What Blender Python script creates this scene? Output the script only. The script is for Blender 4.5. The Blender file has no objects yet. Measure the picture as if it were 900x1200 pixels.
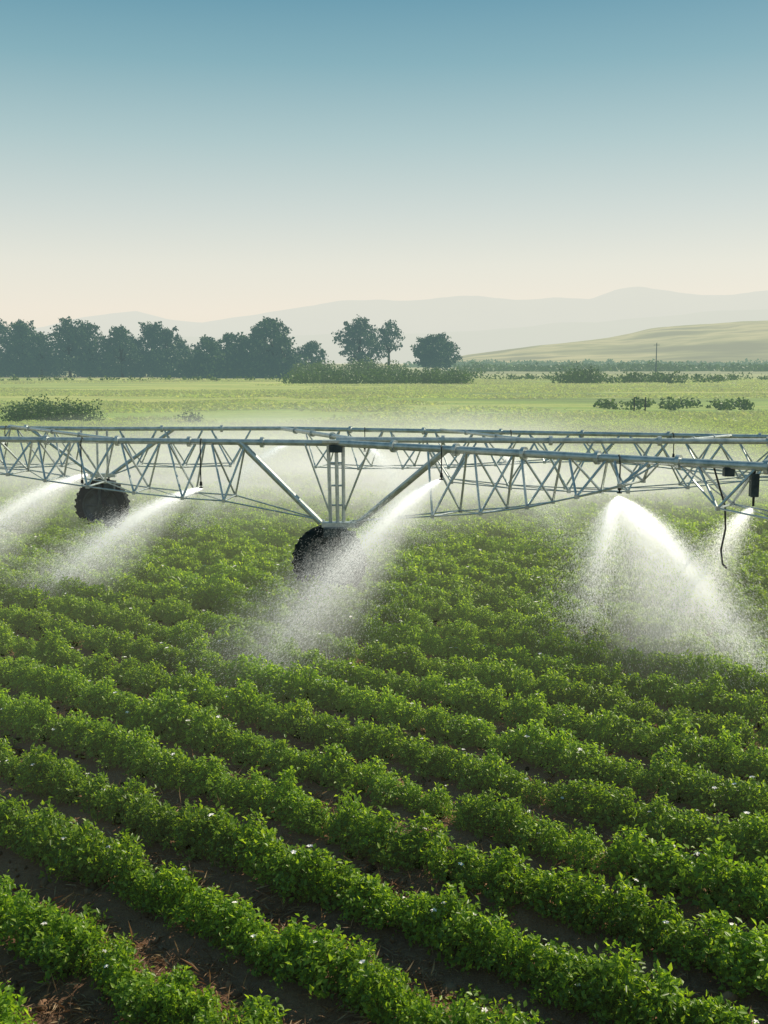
import bpy, math, random, bmesh
import numpy as np
from mathutils import Vector, noise
random.seed(3); rng=np.random.default_rng(3)
scene=bpy.context.scene
R=math.radians
# ---------------------------------------------------------------- settings
H=4.2; PITCH=7.74; ROWC=6.08; ROWS=0.907; NX,NY=0.618,0.786   # row normal
SUN_AZ,SUN_EL=60,44

# ---------------------------------------------------------------- node helpers
def nd(nt,t,**k):
    n=nt.nodes.new(t)
    for a,b in k.items(): setattr(n,a,b)
    return n
def lk(nt,a,b): nt.links.new(a,b)
def math_n(nt,op,a,b=None,c=None,clamp=False):
    n=nd(nt,'ShaderNodeMath',operation=op); n.use_clamp=clamp
    for i,v in enumerate((a,b,c)):
        if v is None: continue
        if isinstance(v,(int,float)): n.inputs[i].default_value=v
        else: lk(nt,v,n.inputs[i])
    return n.outputs[0]
def mixc(nt,f,a,b,blend='MIX'):
    n=nd(nt,'ShaderNodeMix',data_type='RGBA',blend_type=blend)
    for s,v in ((n.inputs[0],f),(n.inputs[6],a),(n.inputs[7],b)):
        if isinstance(v,(int,float)): s.default_value=v
        elif isinstance(v,tuple): s.default_value=(*v,1) if len(v)==3 else v
        else: lk(nt,v,s)
    return n.outputs[2]
def noise_n(nt,vec,scale,detail=4,rough=.55):
    n=nd(nt,'ShaderNodeTexNoise'); n.inputs['Scale'].default_value=scale
    n.inputs['Detail'].default_value=detail; n.inputs['Roughness'].default_value=rough
    if vec is not None: lk(nt,vec,n.inputs['Vector'])
    return n.outputs['Fac']
def ramp(nt,f,stops,interp='LINEAR'):
    n=nd(nt,'ShaderNodeValToRGB'); cr=n.color_ramp; cr.interpolation=interp
    while len(cr.elements)<len(stops): cr.elements.new(.5)
    for e,(p,c) in zip(cr.elements,stops):
        e.position=p; e.color=(*c,1) if len(c)==3 else c
    lk(nt,f,n.inputs[0]); return n.outputs[0]
HAZE=(.84,.84,.63)
def new_mat(name):
    m=bpy.data.materials.new(name); m.use_nodes=True
    m.cycles.emission_sampling='NONE'
    nt=m.node_tree; nt.nodes.clear(); return m,nt
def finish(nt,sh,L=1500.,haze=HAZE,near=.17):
    """aerial haze painted into the material as emission, stronger with distance from the origin"""
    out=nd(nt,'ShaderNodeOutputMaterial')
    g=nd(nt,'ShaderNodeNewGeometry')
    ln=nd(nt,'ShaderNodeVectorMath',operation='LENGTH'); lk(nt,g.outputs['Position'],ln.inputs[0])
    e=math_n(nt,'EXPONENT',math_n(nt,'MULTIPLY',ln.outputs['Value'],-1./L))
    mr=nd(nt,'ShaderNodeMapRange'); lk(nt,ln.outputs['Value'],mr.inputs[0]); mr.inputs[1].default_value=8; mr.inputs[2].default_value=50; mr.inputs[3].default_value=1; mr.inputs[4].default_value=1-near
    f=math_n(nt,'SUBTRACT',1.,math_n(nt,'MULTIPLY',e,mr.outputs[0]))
    em=nd(nt,'ShaderNodeEmission'); em.inputs[0].default_value=(*haze,1)  # glowing haze tint painted over the surface, no air volume behind it
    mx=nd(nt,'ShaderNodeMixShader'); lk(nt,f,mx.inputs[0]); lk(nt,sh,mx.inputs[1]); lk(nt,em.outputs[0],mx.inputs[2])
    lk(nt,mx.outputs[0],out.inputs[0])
def plain(nt,sh):
    out=nd(nt,'ShaderNodeOutputMaterial'); lk(nt,sh,out.inputs[0])
def principled(nt,col,rough=.8,metal=0.,spec=.3,normal=None):
    p=nd(nt,'ShaderNodeBsdfPrincipled')
    if isinstance(col,tuple): p.inputs['Base Color'].default_value=(*col,1)
    else: lk(nt,col,p.inputs['Base Color'])
    if isinstance(rough,(int,float)): p.inputs['Roughness'].default_value=rough
    else: lk(nt,rough,p.inputs['Roughness'])
    p.inputs['Metallic'].default_value=metal
    p.inputs['Specular IOR Level'].default_value=spec
    if normal is not None: lk(nt,normal,p.inputs['Normal'])
    return p.outputs[0]
def leaf_mat(name,c1,c2,c3,trans=.4,tcol=None,L=1500.,patch=.15,haze=HAZE,rough=.5,near=.17):
    m,nt=new_mat(name); g=nd(nt,'ShaderNodeNewGeometry')
    isl=g.outputs['Random Per Island']
    col=ramp(nt,isl,[(0,c1),(.55,c2),(1,c3)])
    n=noise_n(nt,g.outputs['Position'],patch,3)
    f=math_n(nt,'MULTIPLY_ADD',n,1.1,.45)
    cc=nd(nt,'ShaderNodeVectorMath',operation='SCALE'); lk(nt,col,cc.inputs[0]); lk(nt,f,cc.inputs['Scale'])
    p=principled(nt,cc.outputs[0],rough,0,.4)
    t=nd(nt,'ShaderNodeBsdfTranslucent')
    tm=mixc(nt,1.,cc.outputs[0],tcol or (2.2,1.9,.7),'MULTIPLY'); lk(nt,tm,t.inputs[0])
    mx=nd(nt,'ShaderNodeMixShader'); mx.inputs[0].default_value=trans
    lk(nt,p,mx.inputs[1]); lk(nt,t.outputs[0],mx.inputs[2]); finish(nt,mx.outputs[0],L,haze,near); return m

# ---------------------------------------------------------------- mesh helpers
def fast_mesh(name,verts,faces,k):
    me=bpy.data.meshes.new(name); verts=np.asarray(verts,dtype=np.float32); faces=np.asarray(faces,dtype=np.int32)
    me.vertices.add(len(verts)); me.vertices.foreach_set('co',verts.ravel())
    me.loops.add(faces.size); me.loops.foreach_set('vertex_index',faces.ravel())
    me.polygons.add(len(faces)); me.polygons.foreach_set('loop_start',np.arange(0,faces.size,k,dtype=np.int32))
    me.update(calc_edges=True); me.validate(); return me
def obj(name,me,parent=None,mat=None,smooth=False,coll=None):
    o=bpy.data.objects.new(name,me); (coll or scene.collection).objects.link(o)
    if parent: o.parent=parent
    if mat:
        for m in (mat if isinstance(mat,(list,tuple)) else [mat]): me.materials.append(m)
    if smooth and me: me.polygons.foreach_set('use_smooth',[True]*len(me.polygons))
    return o
def empty(name):
    o=bpy.data.objects.new(name,None); scene.collection.objects.link(o); return o
def unit(a): return a/np.maximum(np.linalg.norm(a,axis=-1,keepdims=True),1e-9)
def leaves(C,N,T,ln,wd,fold=.25):
    T=unit(T); S=unit(np.cross(T,N)); N=unit(np.cross(S,T)); ln=ln[:,None]; wd=wd[:,None]
    b=C; tip=C+T*ln-N*ln*.12; m=C+T*ln*.45
    l=m-S*wd*.5+N*wd*fold; r=m+S*wd*.5+N*wd*fold
    V=np.stack([b,l,tip,r],1).reshape(-1,3); i=np.arange(len(C))[:,None]*4
    F=np.concatenate([i+np.array([[0,2,1]]),i+np.array([[0,3,2]])],0)
    return V,F
def randdir(n):
    return unit(rng.normal(size=(n,3)))
class MB:
    def __init__(s): s.v=[]; s.f=[]
    def tube(s,p1,p2,r1,r2=None,seg=10,cap=True):
        r2=r1 if r2 is None else r2; p1=Vector(p1); p2=Vector(p2); d=(p2-p1)
        if d.length<1e-6: return
        d.normalize(); a=d.cross(Vector((0,0,1)));
        if a.length<1e-3: a=d.cross(Vector((1,0,0)))
        a.normalize(); b=d.cross(a); o=len(s.v)
        for p,r in((p1,r1),(p2,r2)):
            for i in range(seg):
                t=2*math.pi*i/seg; s.v.append(p+(a*math.cos(t)+b*math.sin(t))*r)
        for i in range(seg):
            j=(i+1)%seg; s.f.append((o+i,o+j,o+seg+j,o+seg+i))
        if cap: s.f.append(tuple(o+i for i in range(seg))[::-1]); s.f.append(tuple(o+seg+i for i in range(seg)))
    def path(s,pts,r,seg=8):
        for a,b in zip(pts[:-1],pts[1:]): s.tube(a,b,r,r,seg)
    def box(s,c,sz,ax=None):
        c=Vector(c); X,Y,Z=ax if ax else (Vector((1,0,0)),Vector((0,1,0)),Vector((0,0,1))); o=len(s.v)
        for z in(-1,1):
            for y in(-1,1):
                for x in(-1,1): s.v.append(c+X*x*sz[0]/2+Y*y*sz[1]/2+Z*z*sz[2]/2)
        for f in((0,2,3,1),(4,5,7,6),(0,1,5,4),(2,6,7,3),(0,4,6,2),(1,3,7,5)): s.f.append(tuple(o+i for i in f))
    def lathe(s,c,axis,prof,seg=40):
        c=Vector(c); axis=Vector(axis).normalized(); a=axis.cross(Vector((0,0,1))).normalized(); b=axis.cross(a); o=len(s.v); n=len(prof)
        for i in range(seg):
            t=2*math.pi*i/seg; u=a*math.cos(t)+b*math.sin(t)
            for r,h in prof: s.v.append(c+u*r+axis*h)
        for i in range(seg):
            j=(i+1)%seg
            for k in range(n-1): s.f.append((o+i*n+k,o+i*n+k+1,o+j*n+k+1,o+j*n+k))
    def mesh(s,name):
        me=bpy.data.meshes.new(name); me.from_pydata([tuple(v) for v in s.v],[],s.f); me.update(); return me

# ---------------------------------------------------------------- sky + sun
w=bpy.data.worlds.new("World"); scene.world=w; w.use_nodes=True; nt=w.node_tree; nt.nodes.clear()
sky=nd(nt,'ShaderNodeTexSky',sky_type='NISHITA'); sky.sun_disc=False
sky.sun_elevation=R(SUN_EL); sky.sun_rotation=R(SUN_AZ); sky.air_density=1.; sky.dust_density=3.; sky.ozone_density=2.
b1=nd(nt,'ShaderNodeBackground'); lk(nt,sky.outputs[0],b1.inputs[0]); b1.inputs[1].default_value=.10
tc=nd(nt,'ShaderNodeTexCoord'); sx=nd(nt,'ShaderNodeSeparateXYZ'); lk(nt,tc.outputs['Generated'],sx.inputs[0])
def s2l(r,g,b): return tuple(((c/255+.055)/1.055)**2.4 if c>10 else c/3294 for c in (r,g,b))
col=ramp(nt,sx.outputs[2],[(0,s2l(249,240,221)),(.045,s2l(248,240,224)),(.085,s2l(237,236,223)),(.13,s2l(214,223,217)),(.19,s2l(178,204,205)),(.25,s2l(136,179,189)),(.31,s2l(98,153,173)),(1,s2l(55,110,140))])
b2=nd(nt,'ShaderNodeBackground'); lk(nt,col,b2.inputs[0]); b2.inputs[1].default_value=1.0
mx=nd(nt,'ShaderNodeMixShader'); mx.inputs[0].default_value=.9
lk(nt,b1.outputs[0],mx.inputs[1]); lk(nt,b2.outputs[0],mx.inputs[2])
o=nd(nt,'ShaderNodeOutputWorld'); lk(nt,mx.outputs[0],o.inputs[0])
sd=bpy.data.lights.new('sun','SUN'); sd.energy=5.0; sd.angle=R(.5); sd.color=(1,.91,.69)
so=bpy.data.objects.new('sun',sd); scene.collection.objects.link(so)
S=Vector((math.sin(R(SUN_AZ))*math.cos(R(SUN_EL)),math.cos(R(SUN_AZ))*math.cos(R(SUN_EL)),math.sin(R(SUN_EL))))
so.rotation_euler=S.to_track_quat('Z','Y').to_euler()
cd=bpy.data.cameras.new('camera'); cam=bpy.data.objects.new('camera',cd); scene.collection.objects.link(cam)
cam.location=(0,0,H); cam.rotation_euler=(R(90-PITCH),0,0); cd.sensor_fit='VERTICAL'; cd.sensor_height=24; cd.lens=25.74
cd.clip_end=30000; scene.camera=cam
scene.view_settings.view_transform='Standard'; scene.view_settings.look='None'; scene.view_settings.exposure=0

# ---------------------------------------------------------------- ground
def smooth(a,b,x): t=np.clip((x-a)/(b-a),0,1); return t*t*(3-2*t)
def furrow(x,y):
    c=x*NX+y*NY; amp=.045*(1-smooth(30,42,y))*(1-smooth(18,24,np.abs(x)))
    return amp*np.cos(2*np.pi*(c-ROWC)/ROWS)
def axis_coords(lo,hi,step,far):
    a=list(np.arange(lo,hi+1e-6,step)); s=step
    x=hi
    while x<far: s*=1.25; x+=s; a.append(x)
    s=step; x=lo
    while x>-far: s*=1.25; x-=s; a.insert(0,x)
    return np.array(a)
xs=axis_coords(-15,15,.08,9000); ys=axis_coords(3,28,.08,9000)
GX,GY=np.meshgrid(xs,ys); GZ=furrow(GX,GY)
near=(1-smooth(26,36,GY))*(1-smooth(14,20,np.abs(GX)))
nz=np.zeros_like(GZ)
for j in range(GZ.shape[0]):
    for i in range(GZ.shape[1]):
        if near[j,i]>0: nz[j,i]=noise.noise(Vector((GX[j,i]*2.2,GY[j,i]*2.2,0)))*.035+noise.noise(Vector((GX[j,i]*7,GY[j,i]*7,3)))*.03
GZ=GZ+nz*near
ny_,nx_=GX.shape; V=np.stack([GX,GY,GZ],-1).reshape(-1,3)
idx=np.arange(ny_*nx_).reshape(ny_,nx_)
F=np.stack([idx[:-1,:-1],idx[:-1,1:],idx[1:,1:],idx[1:,:-1]],-1).reshape(-1,4)
m,nt=new_mat('ground'); g=nd(nt,'ShaderNodeNewGeometry'); P=g.outputs['Position']
sp=nd(nt,'ShaderNodeSeparateXYZ'); lk(nt,P,sp.inputs[0])
n1=noise_n(nt,P,.7,4); n2=noise_n(nt,P,14,6,.7); n3=noise_n(nt,P,60,4,.7)
soil=ramp(nt,n2,[(.25,(.075,.042,.028)),(.5,(.18,.10,.065)),(.75,(.32,.19,.12))])
red=ramp(nt,n1,[(.42,(0,0,0)),(.62,(1,1,1))])
redc=ramp(nt,n3,[(.3,(.22,.10,.055)),(.7,(.46,.26,.16))])
soil=mixc(nt,math_n(nt,'MULTIPLY',red,.75),soil,redc)
n4=noise_n(nt,P,1.5,5,.7)
gcrop=ramp(nt,n4,[(.3,(.03,.065,.015)),(.7,(.075,.13,.03))])
ff=nd(nt,'ShaderNodeMapRange',interpolation_type='SMOOTHSTEP'); lk(nt,sp.outputs[1],ff.inputs[0]); ff.inputs[1].default_value=20; ff.inputs[2].default_value=38
c=mixc(nt,ff.outputs[0],soil,gcrop)
mp=nd(nt,'ShaderNodeMapping'); lk(nt,P,mp.inputs[0]); mp.inputs['Scale'].default_value=(.22,1,1); mp.inputs['Rotation'].default_value=(0,0,.10)
m1=noise_n(nt,mp.outputs[0],.045,5,.62); m2=noise_n(nt,P,.8,6,.75)
mead=ramp(nt,m1,[(.36,(.07,.16,.02)),(.45,(.17,.30,.035)),(.52,(.40,.43,.10)),(.58,(.22,.34,.045)),(.66,(.07,.16,.025))])
nearg=nd(nt,'ShaderNodeMapRange',interpolation_type='SMOOTHSTEP'); lk(nt,sp.outputs[1],nearg.inputs[0]); nearg.inputs[1].default_value=85; nearg.inputs[2].default_value=130; nearg.inputs[3].default_value=.6; nearg.inputs[4].default_value=0
mead=mixc(nt,nearg.outputs[0],mead,(.16,.32,.03))
md=ramp(nt,m2,[(.25,(.6,.6,.6)),(.75,(1.25,1.25,1.25))]); mead=mixc(nt,1.,mead,md,'MULTIPLY')
ed=math_n(nt,'MULTIPLY_ADD',noise_n(nt,P,.2,3),4.,sp.outputs[1])
f2=nd(nt,'ShaderNodeMapRange',interpolation_type='SMOOTHSTEP'); lk(nt,ed,f2.inputs[0]); f2.inputs[1].default_value=73; f2.inputs[2].default_value=77
c=mixc(nt,f2.outputs[0],c,mead)
mp2=nd(nt,'ShaderNodeMapping'); lk(nt,P,mp2.inputs[0]); mp2.inputs['Scale'].default_value=(.12,1,1)
fr=noise_n(nt,mp2.outputs[0],.009,2,.4)
farc=ramp(nt,fr,[(.36,(.04,.09,.04)),(.46,(.05,.11,.045)),(.5,(.24,.29,.11)),(.58,(.06,.12,.05)),(.66,(.26,.28,.13))],'EASE')
f3=nd(nt,'ShaderNodeMapRange',interpolation_type='SMOOTHSTEP'); lk(nt,sp.outputs[1],f3.inputs[0]); f3.inputs[1].default_value=280; f3.inputs[2].default_value=340
c=mixc(nt,f3.outputs[0],c,farc)
bp=nd(nt,'ShaderNodeBump'); bp.inputs['Strength'].default_value=.9; bp.inputs['Distance'].default_value=.03; lk(nt,math_n(nt,'ADD',n2,n3),bp.inputs['Height'])
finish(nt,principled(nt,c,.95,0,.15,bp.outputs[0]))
obj('ground',fast_mesh('ground',V,F,4),mat=m,smooth=True)

# ---------------------------------------------------------------- crop plants
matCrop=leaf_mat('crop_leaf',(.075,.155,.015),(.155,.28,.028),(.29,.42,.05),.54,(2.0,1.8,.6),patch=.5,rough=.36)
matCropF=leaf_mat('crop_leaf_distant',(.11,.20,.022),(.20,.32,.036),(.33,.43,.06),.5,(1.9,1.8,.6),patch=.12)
m,nt=new_mat('blossom'); plain(nt,principled(nt,(.9,.84,.82),.6)); matFl=m
m,nt=new_mat('stem'); plain(nt,principled(nt,(.09,.13,.03),.7)); matStem=m
def lib(name): return bpy.data.collections.new(name)
def plant_mesh(name,nspr,nl,rad,hgt,ll,flowers=0,fsz=.024,lm=None):
    a=rng.uniform(0,2*np.pi,nspr); u=rng.uniform(0,1,nspr)
    el=np.arcsin(np.clip(u*1.02,0,1)); rr=rng.uniform(.55,1.18,nspr)
    lump=1+.25*np.sin(a*3+rng.uniform(0,6))*np.cos(el*2)
    tip=np.stack([np.cos(a)*np.cos(el)*rad*rr*lump,np.sin(a)*np.cos(el)*rad*rr*lump,.05+np.sin(el)*hgt*rr],-1)
    out=unit(tip); out[:,2]+=.5; out=unit(out)
    C=np.repeat(tip,nl,0)+rng.normal(size=(nspr*nl,3))*.02
    O=np.repeat(out,nl,0)
    T=unit(randdir(nspr*nl)*1.0+O*.4); N=unit(O+randdir(nspr*nl)*.5+[0,0,.25])
    ln=rng.uniform(.6,1.35,nspr*nl)*ll
    V,F=leaves(C,N,T,ln,ln*rng.uniform(.5,.7,nspr*nl))
    nlf=len(F)
    st=rng.choice(nspr,nspr//3,replace=False); b=tip[st]*np.array([.25,.25,0]); t=tip[st]
    side=unit(np.cross(t-b,randdir(len(st))))*.005
    Vs=np.stack([b-side,b+side,t],1).reshape(-1,3); i0=len(V)
    Fs=np.arange(len(Vs)).reshape(-1,3)+i0
    parts=[V,Vs]; fs=[F,Fs]; mi=[0]*nlf+[1]*len(Fs)
    if flowers:
        k=rng.choice(np.argsort(-tip[:,2])[:nspr//2],flowers,replace=False); c=np.repeat(tip[k]*1.08+[0,0,.02],5,0)
        ang=np.tile(np.arange(5)*2*np.pi/5,flowers); T=np.stack([np.cos(ang),np.sin(ang),.3+0*ang],-1); N=np.tile([[0,-.4,1.]],(5*flowers,1))
        Vf,Ff=leaves(c,N,T,np.full(5*flowers,fsz),np.full(5*flowers,fsz*.85)); i0=sum(len(p) for p in parts)
        parts.append(Vf); fs.append(Ff+i0); mi+= [2]*len(Ff)
    me=fast_mesh(name,np.concatenate(parts),np.concatenate(fs),3)
    for mm in (lm or matCrop,matStem,matFl): me.materials.append(mm)
    me.polygons.foreach_set('material_index',np.array(mi,dtype=np.int32)); return me
libN=lib('crop_plant_library'); 
for i in range(10): obj('crop_plant_%02d'%i,plant_mesh('cp%d'%i,130,7,.152,.26,.040,flowers=(1 if i in(2,5,7) else 0),fsz=.026),coll=libN)
libM=lib('crop_plant_mid_library')
for i in range(6): obj('crop_plant_mid_%02d'%i,plant_mesh('cm%d'%i,85,5,.175,.265,.060,flowers=(1 if i in(1,3) else 0),fsz=.03),coll=libM)
libF=lib('crop_plant_far_library')
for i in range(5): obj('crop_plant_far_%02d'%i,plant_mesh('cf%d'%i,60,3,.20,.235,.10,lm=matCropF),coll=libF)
def instancer(name,coll,pts,rots,scl,parent=None):
    me=bpy.data.meshes.new(name); pts=np.asarray(pts,dtype=np.float32); n=len(pts)
    me.vertices.add(n); me.vertices.foreach_set('co',pts.ravel())
    a=me.attributes.new('rot','FLOAT_VECTOR','POINT'); a.data.foreach_set('vector',np.asarray(rots,dtype=np.float32).ravel())
    a=me.attributes.new('scl','FLOAT_VECTOR','POINT'); a.data.foreach_set('vector',np.asarray(scl,dtype=np.float32).ravel())
    a=me.attributes.new('pick','INT','POINT'); a.data.foreach_set('value',rng.integers(0,len(coll.objects),n).astype(np.int32))
    o=obj(name,me,parent)
    ng=bpy.data.node_groups.new(name+'_gn','GeometryNodeTree')
    ng.interface.new_socket('Geometry',in_out='INPUT',socket_type='NodeSocketGeometry'); ng.interface.new_socket('Geometry',in_out='OUTPUT',socket_type='NodeSocketGeometry')
    gi=nd(ng,'NodeGroupInput'); go=nd(ng,'NodeGroupOutput'); ci=nd(ng,'GeometryNodeCollectionInfo'); ci.inputs['Collection'].default_value=coll
    ci.inputs['Separate Children'].default_value=True; ci.inputs['Reset Children'].default_value=True
    ip=nd(ng,'GeometryNodeInstanceOnPoints'); lk(ng,gi.outputs[0],ip.inputs['Points']); lk(ng,ci.outputs[0],ip.inputs['Instance']); ip.inputs['Pick Instance'].default_value=True
    for nm,ty,sk in(('rot','FLOAT_VECTOR','Rotation'),('scl','FLOAT_VECTOR','Scale'),('pick','INT','Instance Index')):
        na=nd(ng,'GeometryNodeInputNamedAttribute',data_type=ty); na.inputs['Name'].default_value=nm; lk(ng,na.outputs[0],ip.inputs[sk])
    lk(ng,ip.outputs[0],go.inputs[0]); md=o.modifiers.new('instances','NODES'); md.node_group=ng; return o
dx,dy=-.786,.618
P1=[[],[],[]]; SC=[[],[],[]]
for k in range(-5,90):
    c=ROWC+ROWS*k; s=-110.
    while s<110:
        s+=random.uniform(.12,.20)
        x=NX*c+dx*s; y=NY*c+dy*s
        if y<2.2 or y>74+2*noise.noise(Vector((x*.2,0,9))) or abs(x)>5.5+.47*y: continue
        n=noise.noise(Vector((s*1.3,k*3.7,0))); n2=noise.noise(Vector((s*.25,k*1.7,5)))
        if n<-.72 or random.random()<.025: continue
        off=.06*noise.noise(Vector((s*.6,k*2.1,7)))+random.gauss(0,.025)
        x+=NX*off; y+=NY*off
        sc=1.0+.32*n+.18*n2+random.uniform(-.14,.14)
        l=0 if y<18 else 1 if y<31 else 2
        z=float(furrow(np.array(x),np.array(y)))-.02
        P1[l].append((x,y,z)); SC[l].append((sc*random.uniform(.9,1.1),sc*random.uniform(.9,1.1),sc*random.uniform(.82,1.22)))
crop=empty('crop_rows')
for l,(cl,nm) in enumerate(((libN,'near_plants'),(libM,'middle_plants'),(libF,'distant_plants'))):
    n=len(P1[l]); rt=np.stack([rng.normal(0,.14,n),rng.normal(0,.14,n),rng.uniform(0,6.28,n)],-1)
    instancer(nm,cl,P1[l],rt,SC[l],crop)
print('plants',[len(p) for p in P1])

m,nt=new_mat('clod'); g=nd(nt,'ShaderNodeNewGeometry'); c=ramp(nt,noise_n(nt,g.outputs['Position'],5,3),[(.3,(.11,.06,.04)),(.7,(.34,.20,.125))]); plain(nt,principled(nt,c,.95,0,.1)); matClod=m
libC=lib('soil_clod_library')
for i in range(4):
    bm=bmesh.new(); bmesh.ops.create_icosphere(bm,subdivisions=2,radius=1)
    for v in bm.verts: v.co*=1+.45*noise.noise(v.co*1.3+Vector((i*5,0,0))); v.co.z*=.7
    me=bpy.data.meshes.new('clod'); bm.to_mesh(me); bm.free(); obj('soil_clod_%d'%i,me,mat=matClod,coll=libC)
def furrow_pts(n,ymax,spread=.16):
    out=[]
    while len(out)<n:
        k=random.randint(-5,30); c=ROWC+ROWS*(k+.5)+random.gauss(0,spread); s=random.uniform(-35,35)
        x=NX*c+dx*s; y=NY*c+dy*s
        if 3<y<ymax and abs(x)<3+.45*y:
            out.append((x,y,float(furrow(np.array(x),np.array(y)))))
    return out
pp=furrow_pts(14000,20,.2); n=len(pp); sz=rng.exponential(.014,n)+.006
instancer('soil_clods',libC,pp,rng.uniform(0,6.28,(n,3)),np.repeat(sz[:,None],3,1))
m=leaf_mat('dry_litter',(.16,.08,.04),(.32,.19,.11),(.44,.32,.19),.2,(1.2,1,.8)); matDry=m
libL=lib('litter_library')
for i in range(4):
    n=26; C=rng.normal(0,.09,(n,3))*[1,1,.12]+[0,0,.03]; T=randdir(n)*[1,1,.35]; V,F=leaves(C,randdir(n)+[0,0,1],T,rng.uniform(.05,.16,n),rng.uniform(.004,.014,n)); obj('dry_litter_%d'%i,fast_mesh('l',V,F,3),mat=matDry,coll=libL)
pp=[p for p in furrow_pts(6500,18,.17) if noise.noise(Vector((p[0]*.45,p[1]*.45,2)))>-.12]; n=len(pp)
instancer('dry_straw_litter',libL,pp,np.stack([0*np.ones(n),0*np.ones(n),rng.uniform(0,6.28,n)],-1),np.repeat(rng.uniform(.6,1.3,n)[:,None],3,1))
libW=lib('weed_library'); 
for i in range(4): obj('weed_%d'%i,plant_mesh('wd%d'%i,16,4,.12,.07,.045),coll=libW)
pp=furrow_pts(1100,26,.15); n=len(pp)
instancer('weeds',libW,pp,np.stack([0*np.ones(n),0*np.ones(n),rng.uniform(0,6.28,n)],-1),np.repeat(rng.uniform(.4,1.1,n)[:,None],3,1))

# meadow grass tufts
matGrass=leaf_mat('meadow_grass',(.13,.25,.035),(.24,.37,.05),(.42,.46,.12),.45,(1.4,1.35,.7),patch=.06)
libG=lib('grass_library')
for i in range(5):
    n=150; C=rng.normal(0,.75,(n,3))*[1,1,0]; T=randdir(n)*[.7,.7,0]+[0,0,.8]; V,F=leaves(C,randdir(n)+[0,0,1.6],T,rng.uniform(.15,.42,n),rng.uniform(.08,.2,n)); obj('grass_tuft_%d'%i,fast_mesh('g',V,F,3),mat=matGrass,coll=libG)
pts=[]
while len(pts)<8000:
    y=75+ (random.random()**1.5)*200; x=random.uniform(-1,1)*(8+.45*y)
    if noise.noise(Vector((x*.012,y*.06,4)))+.35*noise.noise(Vector((x*.2,y*.2,4)))>.08: pts.append((x,y,0))
n=len(pts); sc=rng.uniform(.6,1.5,n)
instancer('meadow_grass',libG,pts,np.stack([0*sc,0*sc,rng.uniform(0,6.28,n)],-1),np.stack([sc*1.6,sc*1.6,sc*rng.uniform(.4,1.,n)],-1))

# ---------------------------------------------------------------- hills / mountains
def px2w(px,py,Y): return (px-450)/1287*Y,(425-py)/1287*Y+H
def ridge(name,prof,Y,depth,mat,rough,seed,ext=2500,amp=1.):
    X=[px2w(a,b,Y)[0] for a,b in prof]; Z=[px2w(a,b,Y)[1] for a,b in prof]
    xs_=np.linspace(X[0]-ext,X[-1]+ext,260); zt=np.interp(xs_,X,Z)
    nyy=36; vs=np.linspace(-1,1,nyy); Vv=[]
    for v in vs:
        e=math.cos(v*math.pi/2)**1.3
        for x,z in zip(xs_,zt):
            nn=noise.fractal(Vector((x/rough,v*depth/rough*1.2,seed)),1.,2.,5)
            wgt=.25+.75*abs(v)
            zz=z*e*(1+.26*nn*wgt*amp)+z*.03*nn*amp
            Vv.append((x,Y+v*depth,zz-2))
    nx=len(xs_); id_=np.arange(nyy*nx).reshape(nyy,nx); F=np.stack([id_[:-1,:-1],id_[:-1,1:],id_[1:,1:],id_[1:,:-1]],-1).reshape(-1,4)
    return obj(name,fast_mesh(name,np.array(Vv),F,4),mat=mat,smooth=True)
def mtmat(name,L,hz):
    m2,nt=new_mat(name); g=nd(nt,'ShaderNodeNewGeometry'); c=ramp(nt,noise_n(nt,g.outputs['Position'],.002,6,.6),[(.35,(.05,.08,.06)),(.65,(.14,.16,.11))])
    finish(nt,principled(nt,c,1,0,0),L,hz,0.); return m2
ridge('mountain_range',[(-80,392),(60,384),(110,371),(165,366),(200,375),(240,379),(300,371),(350,362),(400,354),(450,353),(500,355),(560,352),(600,354),(650,350),(690,353),(715,343),(745,337),(790,343),(850,345),(900,342),(980,348)],9000,1500,mtmat('mountain_far',3000,(.77,.775,.69)),1500,3)
ridge('mountain_foothills',[(-80,400),(100,390),(300,396),(420,392),(560,388),(700,376),(800,368),(900,364),(980,359)],6500,900,mtmat('mountain',2500,(.745,.76,.67)),900,8)
m,nt=new_mat('hill'); g=nd(nt,'ShaderNodeNewGeometry')
mp=nd(nt,'ShaderNodeMapping'); lk(nt,g.outputs['Position'],mp.inputs[0]); mp.inputs['Scale'].default_value=(.35,1,3.5)
c=ramp(nt,noise_n(nt,mp.outputs[0],.012,4,.55),[(.36,(.04,.08,.03)),(.46,(.18,.21,.08)),(.55,(.42,.38,.18)),(.66,(.06,.10,.04))])
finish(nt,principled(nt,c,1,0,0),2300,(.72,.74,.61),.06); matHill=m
ridge('hill',[(500,425),(545,415),(620,405),(700,396),(760,386),(830,379),(900,373),(1000,366)],1700,480,matHill,260,5,ext=900)

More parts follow.
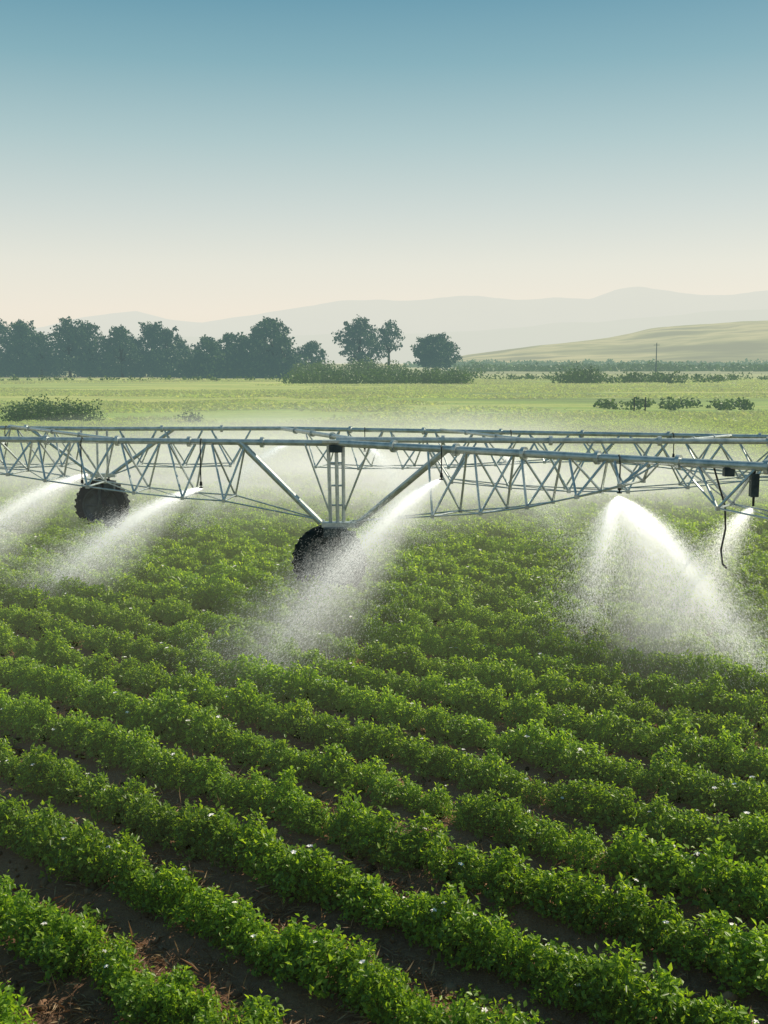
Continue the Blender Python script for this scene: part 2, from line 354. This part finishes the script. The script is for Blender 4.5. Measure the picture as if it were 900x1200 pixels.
# ---------------------------------------------------------------- trees
TH=(.29,.45,.46)
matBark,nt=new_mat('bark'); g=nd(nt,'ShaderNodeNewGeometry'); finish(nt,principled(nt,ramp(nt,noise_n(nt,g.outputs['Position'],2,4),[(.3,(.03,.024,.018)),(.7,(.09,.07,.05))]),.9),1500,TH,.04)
matTree=leaf_mat('tree_leaves',(.014,.036,.018),(.032,.070,.026),(.085,.135,.035),.22,(1.4,1.4,.6),1600,patch=.12,haze=TH,near=.10)
matBush=leaf_mat('bush_leaves',(.022,.06,.014),(.05,.11,.022),(.11,.18,.035),.25,(1.5,1.4,.6),1500,patch=.2,haze=(.36,.5,.42),near=.08)
def crown_leaves(blobs,per,ls):
    Cs=[];Ns=[]
    for (c,r) in blobs:
        n=int(per*(r[0]/2.)**2); d=randdir(n); rr=rng.uniform(.3,1.12,n)**.6
        lump=1+.3*np.sin(d[:,0]*5+c[0])*np.cos(d[:,2]*6+c[1])
        Cs.append(np.array(c)+d*np.array(r)*(rr*lump)[:,None]); Ns.append(unit(d+rng.normal(size=d.shape)*.6))
    C=np.concatenate(Cs);N=np.concatenate(Ns);n=len(C); ln=rng.uniform(.5,1.5,n)*ls
    return leaves(C,N,randdir(n),ln,ln*.75,.15)
def tree(mb,base,h,cw,trunk=.22,nb=9,open_=1.,low=.3):
    bx,by=base; lean=random.uniform(-.04,.04)*h; top=Vector((bx+lean,by,h*.55))
    mb.tube((bx,by,-.3),(bx+lean*.4,by,h*trunk),h*.030,h*.022,8); mb.tube((bx+lean*.4,by,h*trunk),top,h*.022,h*.012,7)
    bl=[]
    for i in range(nb):
        a=2.4*i+random.uniform(-.5,.5); t=low+(1-low)*((i+random.random())/nb)
        prof=math.sin(math.pi*min(1,max(.12,(t-low)/(1-low)*.8+.18)))
        rad=cw*.5*prof*random.uniform(.45,.95)
        z=h*(low+(t-low)*.86)
        c=(bx+lean+math.cos(a)*rad,by+math.sin(a)*rad,z); r=cw*random.uniform(.11,.24)*open_
        bl.append((c,(r*random.uniform(.9,1.3),r,r*random.uniform(.6,.95))))
        st=Vector((bx+lean*.5,by,h*(trunk+(.5-trunk)*random.random())))
        mid=(st+Vector(c))/2+Vector((0,0,-.04*h)); mb.tube(st,mid,h*.011,h*.007,6); mb.tube(mid,c,h*.007,h*.003,5)
        for _ in range(2):
            a2=random.uniform(0,6.28); c2=(c[0]+math.cos(a2)*r*1.1,c[1]+math.sin(a2)*r*1.1,c[2]+random.uniform(-.3,.8)*r); r2=r*random.uniform(.3,.5); bl.append((c2,(r2,r2,r2*.7)))
    bl.append(((bx+lean,by,h*.84),(cw*.2*open_,cw*.2*open_,h*.12)))
    return bl
def make_tree_obj(name,trees,extra=None,per=120,ls=.7,mat=None):
    mb=MB(); bl=[]
    for t in trees: bl+=tree(mb,*t[0],**t[1])
    if extra: bl+=extra
    V,F=crown_leaves(bl,per,ls)
    e=empty(name)
    if mb.v: obj('trunk_and_limbs',mb.mesh('trunk'),e,matBark,True)
    obj('crown',fast_mesh('crown',V,F,3),e,mat or matTree); return e
def WX(px,Y): return (px-450)/1287*Y
Y0=330; ts=[];ex=[]
for px,h,cw in((-150,16,15),(-110,15,14),(-70,17,15),(-35,16,13),(-5,17.5,12),(18,17,10),(42,17.3,10),(62,13.5,9),(82,15.5,11),(97,17.5,11),(118,16.5,11),(138,13.5,10),(158,15.5,10),(182,16.5,12),(203,15,9),(212,12,7)):
    ts.append((((WX(px,Y0),Y0+random.uniform(-14,14)),h,cw),dict(nb=18,low=.14)))
for i in range(80):
    px=random.uniform(-160,222); r=random.uniform(1.8,5.2); ex.append(((WX(px,Y0),Y0-6+random.uniform(-4,8),r*.8),(r*1.2,r,r)))
make_tree_obj('distant_tree_line',ts,ex)
ts=[];ex=[]
for px,h,cw in((240,12,9),(256,11,8),(270,13,9),(288,12,8),(303,16,10),(322,17,12),(336,13,7)):
    ts.append((((WX(px,310),310+random.uniform(-9,9)),h,cw),dict(nb=16,low=.16)))
for i in range(46):
    px=random.uniform(218,345); r=random.uniform(1.8,4.2); ex.append(((WX(px,305),303+random.uniform(-3,6),r*.8),(r*1.3,r,r)))
make_tree_obj('distant_tree_grove',ts,ex)
Y=330
make_tree_obj('round_tree',[(((WX(366,Y),Y),10.5,9.5),dict(nb=14,low=.3))])
make_tree_obj('tall_tree',[(((WX(420,Y),Y),18.3,12.5),dict(nb=22,low=.24,trunk=.2,open_=.95))])
make_tree_obj('slender_tree',[(((WX(456,Y+6),Y+6),16.8,8.5),dict(nb=12,low=.5,trunk=.38,open_=.85))])
make_tree_obj('round_tree',[(((WX(510,Y),Y),12.3,14),dict(nb=26,low=.30,trunk=.2,open_=1.))])
def bushes(name,lst,per=110,ls=.5):
    V,F=crown_leaves(lst,per,ls); return obj(name,fast_mesh(name,V,F,3),mat=matBush)
def row(px0,px1,Y,n,r0,r1,dY=2):
    return [((WX(random.uniform(px0,px1),Y),Y+random.uniform(-dY,dY),r*.55),(r*1.4,r,r)) for r in [random.uniform(r0,r1) for _ in range(n)]]
bushes('hedge',row(335,545,215,80,1.1,2.0,6))
bushes('hedge',row(350,470,290,30,1.8,3.4,5))
bushes('hedge',row(470,560,300,14,1.0,1.8,5))
bushes('hedge',row(560,960,270,120,.5,1.1,7),per=80)
bushes('hedge',row(-60,330,255,90,.3,.8,9),per=80)
bushes('bush',row(655,700,225,12,1.0,2.1)); bushes('bush',row(735,790,225,9,1.0,1.7)); bushes('bush',row(690,850,232,34,.5,1.1,5))
bushes('bush',row(12,108,76,22,.7,1.25,1.2),per=900,ls=.16)
bushes('bush',row(222,238,74,3,.5,.7,.5),per=900,ls=.14)
bushes('bush',row(690,900,105,60,.25,.5,7),per=420,ls=.3)
bushes('distant_hedgerow',[((x,random.uniform(520,560),1.),(9,4,random.uniform(1.5,3.2))) for x in np.linspace(40,260,30)],per=14,ls=1.5)
bushes('distant_hedgerow',[((x,random.uniform(980,1020),1),(15,6,random.uniform(2,5))) for x in np.linspace(30,480,40)],per=7,ls=2.6)
mb=MB()
for px in(755,742): mb.tube((WX(px,92),92,0),(WX(px,92),92,1.35),.06,.05,8)
mb.tube((WX(742,92),92,1.0),(WX(755,92),92,1.05),.02,.02,6)
obj('fence_post',mb.mesh('fence'),mat=matBark)
mb=MB(); x=WX(766,380); mb.tube((x,380,0),(x,380,11),.22,.12,8); mb.box((x,380,10.2),(2,.15,.15)); obj('utility_pole',mb.mesh('pole'),mat=matBark)

# ---------------------------------------------------------------- centre-pivot irrigation machine
m,nt=new_mat('galvanized_steel'); g=nd(nt,'ShaderNodeNewGeometry')
n1=noise_n(nt,g.outputs['Position'],6,5,.7); c=ramp(nt,n1,[(.3,(.30,.34,.35)),(.55,(.52,.56,.56)),(.8,(.68,.71,.70))])
rr=math_n(nt,'MULTIPLY_ADD',n1,.35,.2); plain(nt,principled(nt,c,rr,.6,.5)); matSteel=m
m,nt=new_mat('tire_rubber'); g=nd(nt,'ShaderNodeNewGeometry'); c=ramp(nt,noise_n(nt,g.outputs['Position'],9,4),[(.35,(.008,.014,.017)),(.75,(.025,.034,.036))]); plain(nt,principled(nt,c,.8,0,.2)); matTire=m
m,nt=new_mat('dark_steel'); g=nd(nt,'ShaderNodeNewGeometry'); c=ramp(nt,noise_n(nt,g.outputs['Position'],7,4),[(.35,(.025,.04,.048)),(.75,(.075,.10,.11))]); plain(nt,principled(nt,c,.45,.3)); matDark=m
m,nt=new_mat('hose'); plain(nt,principled(nt,(.02,.022,.022),.5)); matHose=m
piv=empty('center_pivot_irrigation_machine')
pipe=MB(); trs=MB(); drop=MB(); legs=MB(); box=MB()
def seg(a,b,t,z=None,lat=0.):
    a=Vector(a);b=Vector(b);p=a.lerp(b,t)
    d=(b-a); n=Vector((d.y,-d.x,0)).normalized(); p=p+n*lat
    if z is not None: p.z=z
    return p
def line(a,b,r,sections=4):
    a=Vector(a);b=Vector(b); pipe.tube(a,b,r,r,14); d=(b-a).normalized()
    for i in range(1,sections):
        p=a.lerp(b,i/sections); pipe.tube(p-d*.03,p+d*.03,r*1.7,r*1.7,14); 
def truss(a,b,nodes,lat=.45,rr=.014,rs=.020,start=None,end=None):
    for sgn in(-1,1):
        pts=[]
        if start: pts.append(Vector(start))
        pts+= [seg(a,b,t,z,sgn*lat) for t,z in nodes]
        if end: pts.append(Vector(end))
        trs.path(pts,rr,6)
        for i,(t,z) in enumerate(nodes):
            p=seg(a,b,t,z,sgn*lat)
            dt0=(t-(nodes[i-1][0] if i else t-(nodes[1][0]-t)))*.5; dt1=((nodes[i+1][0] if i+1<len(nodes) else t+dt0*2)-t)*.5
            trs.tube(seg(a,b,t-dt0*.85),p,rs,rs,6); trs.tube(seg(a,b,t+dt1*.85),p,rs,rs,6)
            trs.box(p,(.06,.06,.06))
    for t,z in nodes: trs.tube(seg(a,b,t,z,-lat),seg(a,b,t,z,lat),rr*1.3,rr*1.3,6)
    for i in range(len(nodes)-1):
        (t0,z0),(t1,z1)=nodes[i],nodes[i+1]; trs.tube(seg(a,b,t0,z0,-lat),seg(a,b,t1,z1,lat),rr*.7,rr*.7,5)
def sprinkler(p,ln=.55,r=.011):
    p=Vector(p); q=p+Vector((.0,-.12,.02)); drop.path([p,p+Vector((0,-.06,.06)),q,q+Vector((0,-.04,-.1)),q+Vector((0,-.04,-.1-ln))],r,6)
    e=q+Vector((0,-.04,-.1-ln)); drop.tube(e,e+Vector((0,0,-.07)),.022,.028,10); drop.tube(e+Vector((0,0,-.07)),e+Vector((0,0,-.1)),.012,.012,6); drop.tube(e+Vector((0,0,-.1)),e+Vector((0,0,-.115)),.038,.038,10); return e
T1=Vector((-.84,19.3,2.8)); AL=Vector((-19.3,21.4,2.85)); AR=Vector((11.24,10.4,2.8))
T2=Vector((-6.8,26.5,2.62)); BL=Vector((-24,29,2.65)); BM=Vector((-2.5,26.7,2.62)); BR=Vector((18,18.6,2.75)); CR=Vector((16,18.5,2.85))
line(T1,AL,.055,14); line(T1,AR,.062,12); line(BL,T2,.05,9); line(T2,BM,.05,3); line(BM,BR,.05,12); line(T1+Vector((0,0,.06)),CR,.05,9)
line(BM,T1+Vector((.35,0,.06)),.045,4); line((-9.2,27.0,2.66),(-4.9,19.78,2.84),.035,4); line((7.2,22.8,2.7),(5.0,19.15,2.84),.03,3)
line((1.3,25.2,2.68),(2.6,19.1,2.86),.03,3)
hubL=Vector((-1.05,19.3,1.42)); hubR=Vector((-.6,19.25,1.42))
def tl(px): return ((450-px)*.01535-.84)/18.46
truss(T1,AL,[(tl(270),1.80),(tl(222),1.84),(tl(165),1.92),(tl(110),2.02),(tl(60),2.12),(tl(15),2.22),(tl(-40),2.25),(tl(-100),2.2),(tl(-160),2.1),(tl(-230),2.0),(tl(-300),1.9)],lat=.42,start=hubL)
truss(T1,AR,[(.155,1.74),(.215,1.86),(.27,2.02),(.325,2.24),(.37,2.45)],lat=.42,start=hubR,end=seg(T1,AR,.40))
truss(T1,AR,[(.463,2.22),(.53,2.1),(.61,1.95),(.70,1.85),(.80,1.85)],lat=.3,start=seg(T1,AR,.415))
truss(T2,BL,[(.05,1.75),(.1,1.7),(.16,1.7),(.22,1.72),(.28,1.78),(.36,1.9),(.45,2.0)],lat=.4,start=(-7,26.5,1.5))
truss(T2,BM,[(.2,1.75),(.45,1.72),(.72,1.75)],lat=.4,start=(-6.6,26.5,1.5))
truss(BM,BR,[(.05,1.75),(.1,1.75),(.15,1.8),(.2,1.85),(.25,1.95),(.3,2.05),(.35,2.1),(.4,2.05),(.45,1.95),(.5,1.9),(.55,1.9),(.6,1.95)],lat=.4)
truss(T1,CR,[(.12,2.15),(.18,2.05),(.24,2.0),(.3,2.0),(.36,2.08),(.42,2.2),(.5,2.25),(.58,2.2)],lat=.28,rr=.011,rs=.016)
legs.tube(seg(T1,AL,tl(283)),(-1.12,19.3,1.38),.062,.055,10)
legs.tube(seg(T1,AR,.155),(-.5,19.22,1.34),.055,.055,10)
for dx_ in(-.14,0,.12): legs.tube((T1.x+dx_,19.3,2.8),(T1.x+dx_*.9+.02,19.28,1.36),.034,.034,8)
for z in(2.45,2.05,1.7): legs.tube((T1.x-.13,19.3,z),(T1.x+.12,19.3,z),.02,.02,6)
legs.tube((T1.x-.55,19.3,2.78),(T1.x-.1,19.3,1.5),.02,.02,6); legs.tube((T1.x+.6,19.0,2.78),(T1.x+.1,19.3,1.5),.02,.02,6)
legs.box((-.80,19.26,1.36),(.6,.18,.09)); legs.box((T1.x,19.3,2.83),(.5,.22,.05))
box.box((-.62,19.0,1.12),(.26,.3,.28)); box.tube((-.62,18.9,1.12),(-.62,18.7,1.12),.1,.09,16); box.box((-.86,19.1,1.24),(.4,.14,.16)); box.tube((-.92,19.12,1.3),(-.97,19.1,.62),.05,.05,10)
box.box((T1.x,19.28,2.70),(.22,.18,.12))
def wheel(c,axis,R_=.66,wid=.26):
    t=MB(); c=Vector(c); ax=Vector(axis).normalized(); w_=wid/2; r=R_
    t.lathe(c,ax,[(r*.62,-w_*.9),(r*.72,-w_*1.05),(r*.88,-w_),(r*.97,-w_*.7),(r,-w_*.3),(r,w_*.3),(r*.97,w_*.7),(r*.88,w_),(r*.72,w_*1.05),(r*.62,w_*.9),(r*.62,-w_*.9)],48)
    a=ax.cross(Vector((0,0,1))).normalized(); b=ax.cross(a)
    for i in range(26):
        for sgn in(-1,1):
            th=2*math.pi*(i+.25*sgn)/26; u=a*math.cos(th)+b*math.sin(th); tg=-a*math.sin(th)+b*math.cos(th)
            A=(ax+tg*.55*sgn).normalized(); B=u; C_=A.cross(B).normalized()
            t.box(c+u*r*.975+ax*sgn*w_*.5,(wid*.5,.045,.04),(A,C_,B))
    obj('tire',t.mesh('tire'),piv,matTire,False)
    d=MB(); d.lathe(c,ax,[(.0,-w_*.35),(r*.2,-w_*.35),(r*.25,-w_*.2),(r*.5,-w_*.3),(r*.6,-w_*.75),(r*.66,-w_*1.08),(r*.69,-w_*1.1),(r*.66,-w_*.9),(r*.6,w_*.6),(r*.3,w_*.2),(0,w_*.2)],40)
    d.tube(c-ax*w_*1.3,c+ax*w_*1.2,.07,.07,14); d.lathe(c-ax*w_*.5,ax,[(0,0),(.14,0),(.14,.08)],20)
    for i in range(8):
        th=2*math.pi*i/8; u=a*math.cos(th)+b*math.sin(th); d.tube(c+u*.105-ax*(w_*.5+.03),c+u*.105-ax*w_*.3,.014,.014,6)
    for i in range(6):
        th=2*math.pi*i/6; u=a*math.cos(th)+b*math.sin(th); d.tube(c+u*.13-ax*w_*.45,c+u*r*.6-ax*w_*.6,.022,.022,6)
    obj('wheel_rim',d.mesh('rim'),piv,matDark,False)
wheel((-.98,19.35,.68),(.2,1,0)); wheel((-6.85,26.5,.76),(.12,1,0))
legs.tube((-8.6,26.75,2.6),(-6.95,26.5,1.45),.045,.045,8); legs.tube((-5.1,26.6,2.6),(-6.7,26.5,1.45),.045,.045,8)
for d_ in(-.12,.12): legs.tube((-6.8+d_,26.5,2.6),(-6.8+d_,26.45,1.45),.03,.03,8)
legs.box((-6.8,26.5,1.5),(.6,.18,.09)); box.box((-6.6,26.3,1.26),(.24,.28,.24)); box.tube((-6.85,26.32,1.45),(-6.85,26.32,.80),.05,.05,8)
p=seg(T1,AR,.463,2.2,.0); drop.path([seg(T1,AR,.45),p+Vector((0,0,.02)),p+Vector((.02,0,-.3)),p+Vector((-.03,0,-.6)),p+Vector((0,0,-.8)),p+Vector((.06,0,-.86))],.014,8)
q=seg(T1,AR,.489); box.box(q+Vector((0,0,-.26)),(.11,.11,.32)); drop.path([q,q+Vector((0,0,-.55))],.018,8); box.box(seg(T1,AR,.465)+Vector((0,0,-.10)),(.14,.12,.12))
for px in(238,96,-60,-200): sprinkler(seg(T1,AL,tl(px)),ln=.62)
for t in (.147,.355,.62,.75): sprinkler(seg(T1,AR,float(t)),ln=.3)
for t in (.1,.26,.42,.6): sprinkler(seg(BM,BR,float(t)),ln=.3)
for t in (.14,.3,.5): sprinkler(seg(T2,BL,float(t)),ln=.3)
obj('water_pipe',pipe.mesh('pipe'),piv,matSteel,False); obj('truss_rods',trs.mesh('truss'),piv,matSteel,False)
obj('tower_legs',legs.mesh('legs'),piv,matSteel,False); obj('drive_gearbox',box.mesh('gearbox'),piv,matDark,False); obj('sprinkler_drops',drop.mesh('drops'),piv,matHose,False)
for o in piv.children:
    if o.name.startswith(('tower','drive')):
        b=o.modifiers.new('bevel','BEVEL'); b.width=.006; b.segments=2; b.limit_method='ANGLE'; b.angle_limit=R(50)

# ---------------------------------------------------------------- water sprays
# droplets: white scattering specks; the small glow stands for sunlight carried forward through clear water
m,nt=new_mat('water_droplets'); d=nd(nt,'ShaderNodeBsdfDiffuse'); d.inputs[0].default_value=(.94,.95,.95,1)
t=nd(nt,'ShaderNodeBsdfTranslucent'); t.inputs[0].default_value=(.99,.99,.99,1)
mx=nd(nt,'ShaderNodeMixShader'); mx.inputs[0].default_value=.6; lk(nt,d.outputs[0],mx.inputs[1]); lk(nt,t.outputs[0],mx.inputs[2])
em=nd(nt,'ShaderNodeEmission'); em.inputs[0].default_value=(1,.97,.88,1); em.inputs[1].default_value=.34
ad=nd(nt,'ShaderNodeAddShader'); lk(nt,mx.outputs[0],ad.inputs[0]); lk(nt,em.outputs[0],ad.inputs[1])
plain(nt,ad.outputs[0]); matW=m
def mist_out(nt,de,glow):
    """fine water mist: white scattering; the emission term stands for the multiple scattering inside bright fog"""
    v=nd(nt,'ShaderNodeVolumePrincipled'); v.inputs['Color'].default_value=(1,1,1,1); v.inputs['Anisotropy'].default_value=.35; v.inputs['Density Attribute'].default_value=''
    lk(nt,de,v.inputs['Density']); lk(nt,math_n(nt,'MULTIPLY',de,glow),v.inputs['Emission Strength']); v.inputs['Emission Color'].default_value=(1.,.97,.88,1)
    oo=nd(nt,'ShaderNodeOutputMaterial'); lk(nt,v.outputs[0],oo.inputs['Volume'])
def vol_mat(K):
    m,nt=new_mat('water_mist'); tc=nd(nt,'ShaderNodeTexCoord'); s=nd(nt,'ShaderNodeSeparateXYZ'); lk(nt,tc.outputs['Object'],s.inputs[0])
    x,y,z=s.outputs; r=math_n(nt,'SQRT',math_n(nt,'ADD',math_n(nt,'MULTIPLY',x,x),math_n(nt,'MULTIPLY',y,y)))
    q=math_n(nt,'DIVIDE',r,math_n(nt,'MAXIMUM',z,.02)); a=math_n(nt,'POWER',math_n(nt,'SUBTRACT',1.,q,clamp=True),1.6)
    fd=math_n(nt,'POWER',math_n(nt,'SUBTRACT',1.,z,clamp=True),.7)
    de=math_n(nt,'DIVIDE',math_n(nt,'MULTIPLY',math_n(nt,'MULTIPLY',a,fd),K),math_n(nt,'ADD',z,.12))
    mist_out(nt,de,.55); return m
def spray(lobes,K=.5,cone=None):
    e=empty('water_spray'); VV=[]
    for N,L,sig,n in lobes:
        N=np.array(N,float); L=np.array(L,float)
        core=rng.random(n)<.33
        sg=np.where(core,.36,1.)[:,None]*sig
        tgt=L+rng.normal(size=(n,3))*sg*[1,1,.25]
        u=rng.beta(1.15,1.45,n)
        P=N+(tgt-N)*u[:,None]; P[:,2]=N[2]+(tgt[:,2]-N[2])*u**1.25+.10*np.sin(np.pi*u)
        P+=rng.normal(size=P.shape)*.012*(1+6*u[:,None])
        ok=P[:,2]>.05; P=P[ok]; tgt=tgt[ok]; k=len(P)
        T=unit((tgt-N)+[0,0,-.4]); ln=rng.uniform(.010,.036,k); wd=rng.uniform(.0012,.0026,k)
        Sd=unit(np.cross(T,randdir(k))); VV.append(np.stack([P-Sd*wd[:,None]*.5,P+Sd*wd[:,None]*.5,P+T*ln[:,None]],1).reshape(-1,3))
    V=np.concatenate(VV)
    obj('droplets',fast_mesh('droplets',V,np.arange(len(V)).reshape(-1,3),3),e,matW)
    if K:
        L,rad=cone; N=lobes[0][0]
        bm=bmesh.new(); bmesh.ops.create_cone(bm,cap_ends=True,segments=20,radius1=0.001,radius2=1.,depth=1.); 
        for v in bm.verts: v.co.z+=.5
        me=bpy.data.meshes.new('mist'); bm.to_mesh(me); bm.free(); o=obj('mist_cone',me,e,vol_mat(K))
        D=(Vector(L)-Vector(N))*1.1; o.location=Vector(N); o.rotation_euler=D.to_track_quat('Z','Y').to_euler(); o.scale=(rad,rad,D.length)
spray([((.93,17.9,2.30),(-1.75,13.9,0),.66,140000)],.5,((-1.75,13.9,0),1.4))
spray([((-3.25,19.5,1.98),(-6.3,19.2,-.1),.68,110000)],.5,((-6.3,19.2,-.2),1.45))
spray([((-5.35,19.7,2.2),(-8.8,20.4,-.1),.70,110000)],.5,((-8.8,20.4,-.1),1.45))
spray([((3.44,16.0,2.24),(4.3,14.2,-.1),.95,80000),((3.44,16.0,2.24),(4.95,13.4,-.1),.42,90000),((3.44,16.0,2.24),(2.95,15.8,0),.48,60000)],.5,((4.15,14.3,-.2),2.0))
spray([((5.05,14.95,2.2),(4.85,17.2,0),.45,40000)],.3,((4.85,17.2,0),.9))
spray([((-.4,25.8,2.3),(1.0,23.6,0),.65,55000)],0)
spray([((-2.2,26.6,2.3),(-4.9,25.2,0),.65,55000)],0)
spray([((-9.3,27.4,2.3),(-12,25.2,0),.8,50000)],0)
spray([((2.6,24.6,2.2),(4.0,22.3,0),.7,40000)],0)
def drift(loc,scl,K,seed):
    m,nt=new_mat('drifting_mist'); tc=nd(nt,'ShaderNodeTexCoord'); s=nd(nt,'ShaderNodeSeparateXYZ'); lk(nt,tc.outputs['Object'],s.inputs[0])
    x,y,z=s.outputs
    r=math_n(nt,'SQRT',math_n(nt,'ADD',math_n(nt,'MULTIPLY',x,x),math_n(nt,'ADD',math_n(nt,'MULTIPLY',y,y),math_n(nt,'MULTIPLY',z,z))))
    fa=math_n(nt,'SUBTRACT',1.,r,clamp=True)
    nn=noise_n(nt,tc.outputs['Object'],3.+seed*.3,2,.5); nn=math_n(nt,'MULTIPLY',math_n(nt,'SUBTRACT',nn,.25,clamp=True),3.)
    de=math_n(nt,'MULTIPLY',math_n(nt,'MULTIPLY',fa,nn),K)
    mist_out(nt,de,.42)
    bm=bmesh.new(); bmesh.ops.create_icosphere(bm,subdivisions=3,radius=1); me=bpy.data.meshes.new('mist'); bm.to_mesh(me); bm.free()
    o=obj('drifting_mist',me,mat=m); o.location=loc; o.scale=scl
drift((-1.0,33.5,.3),(17,10,2.8),.26,0)
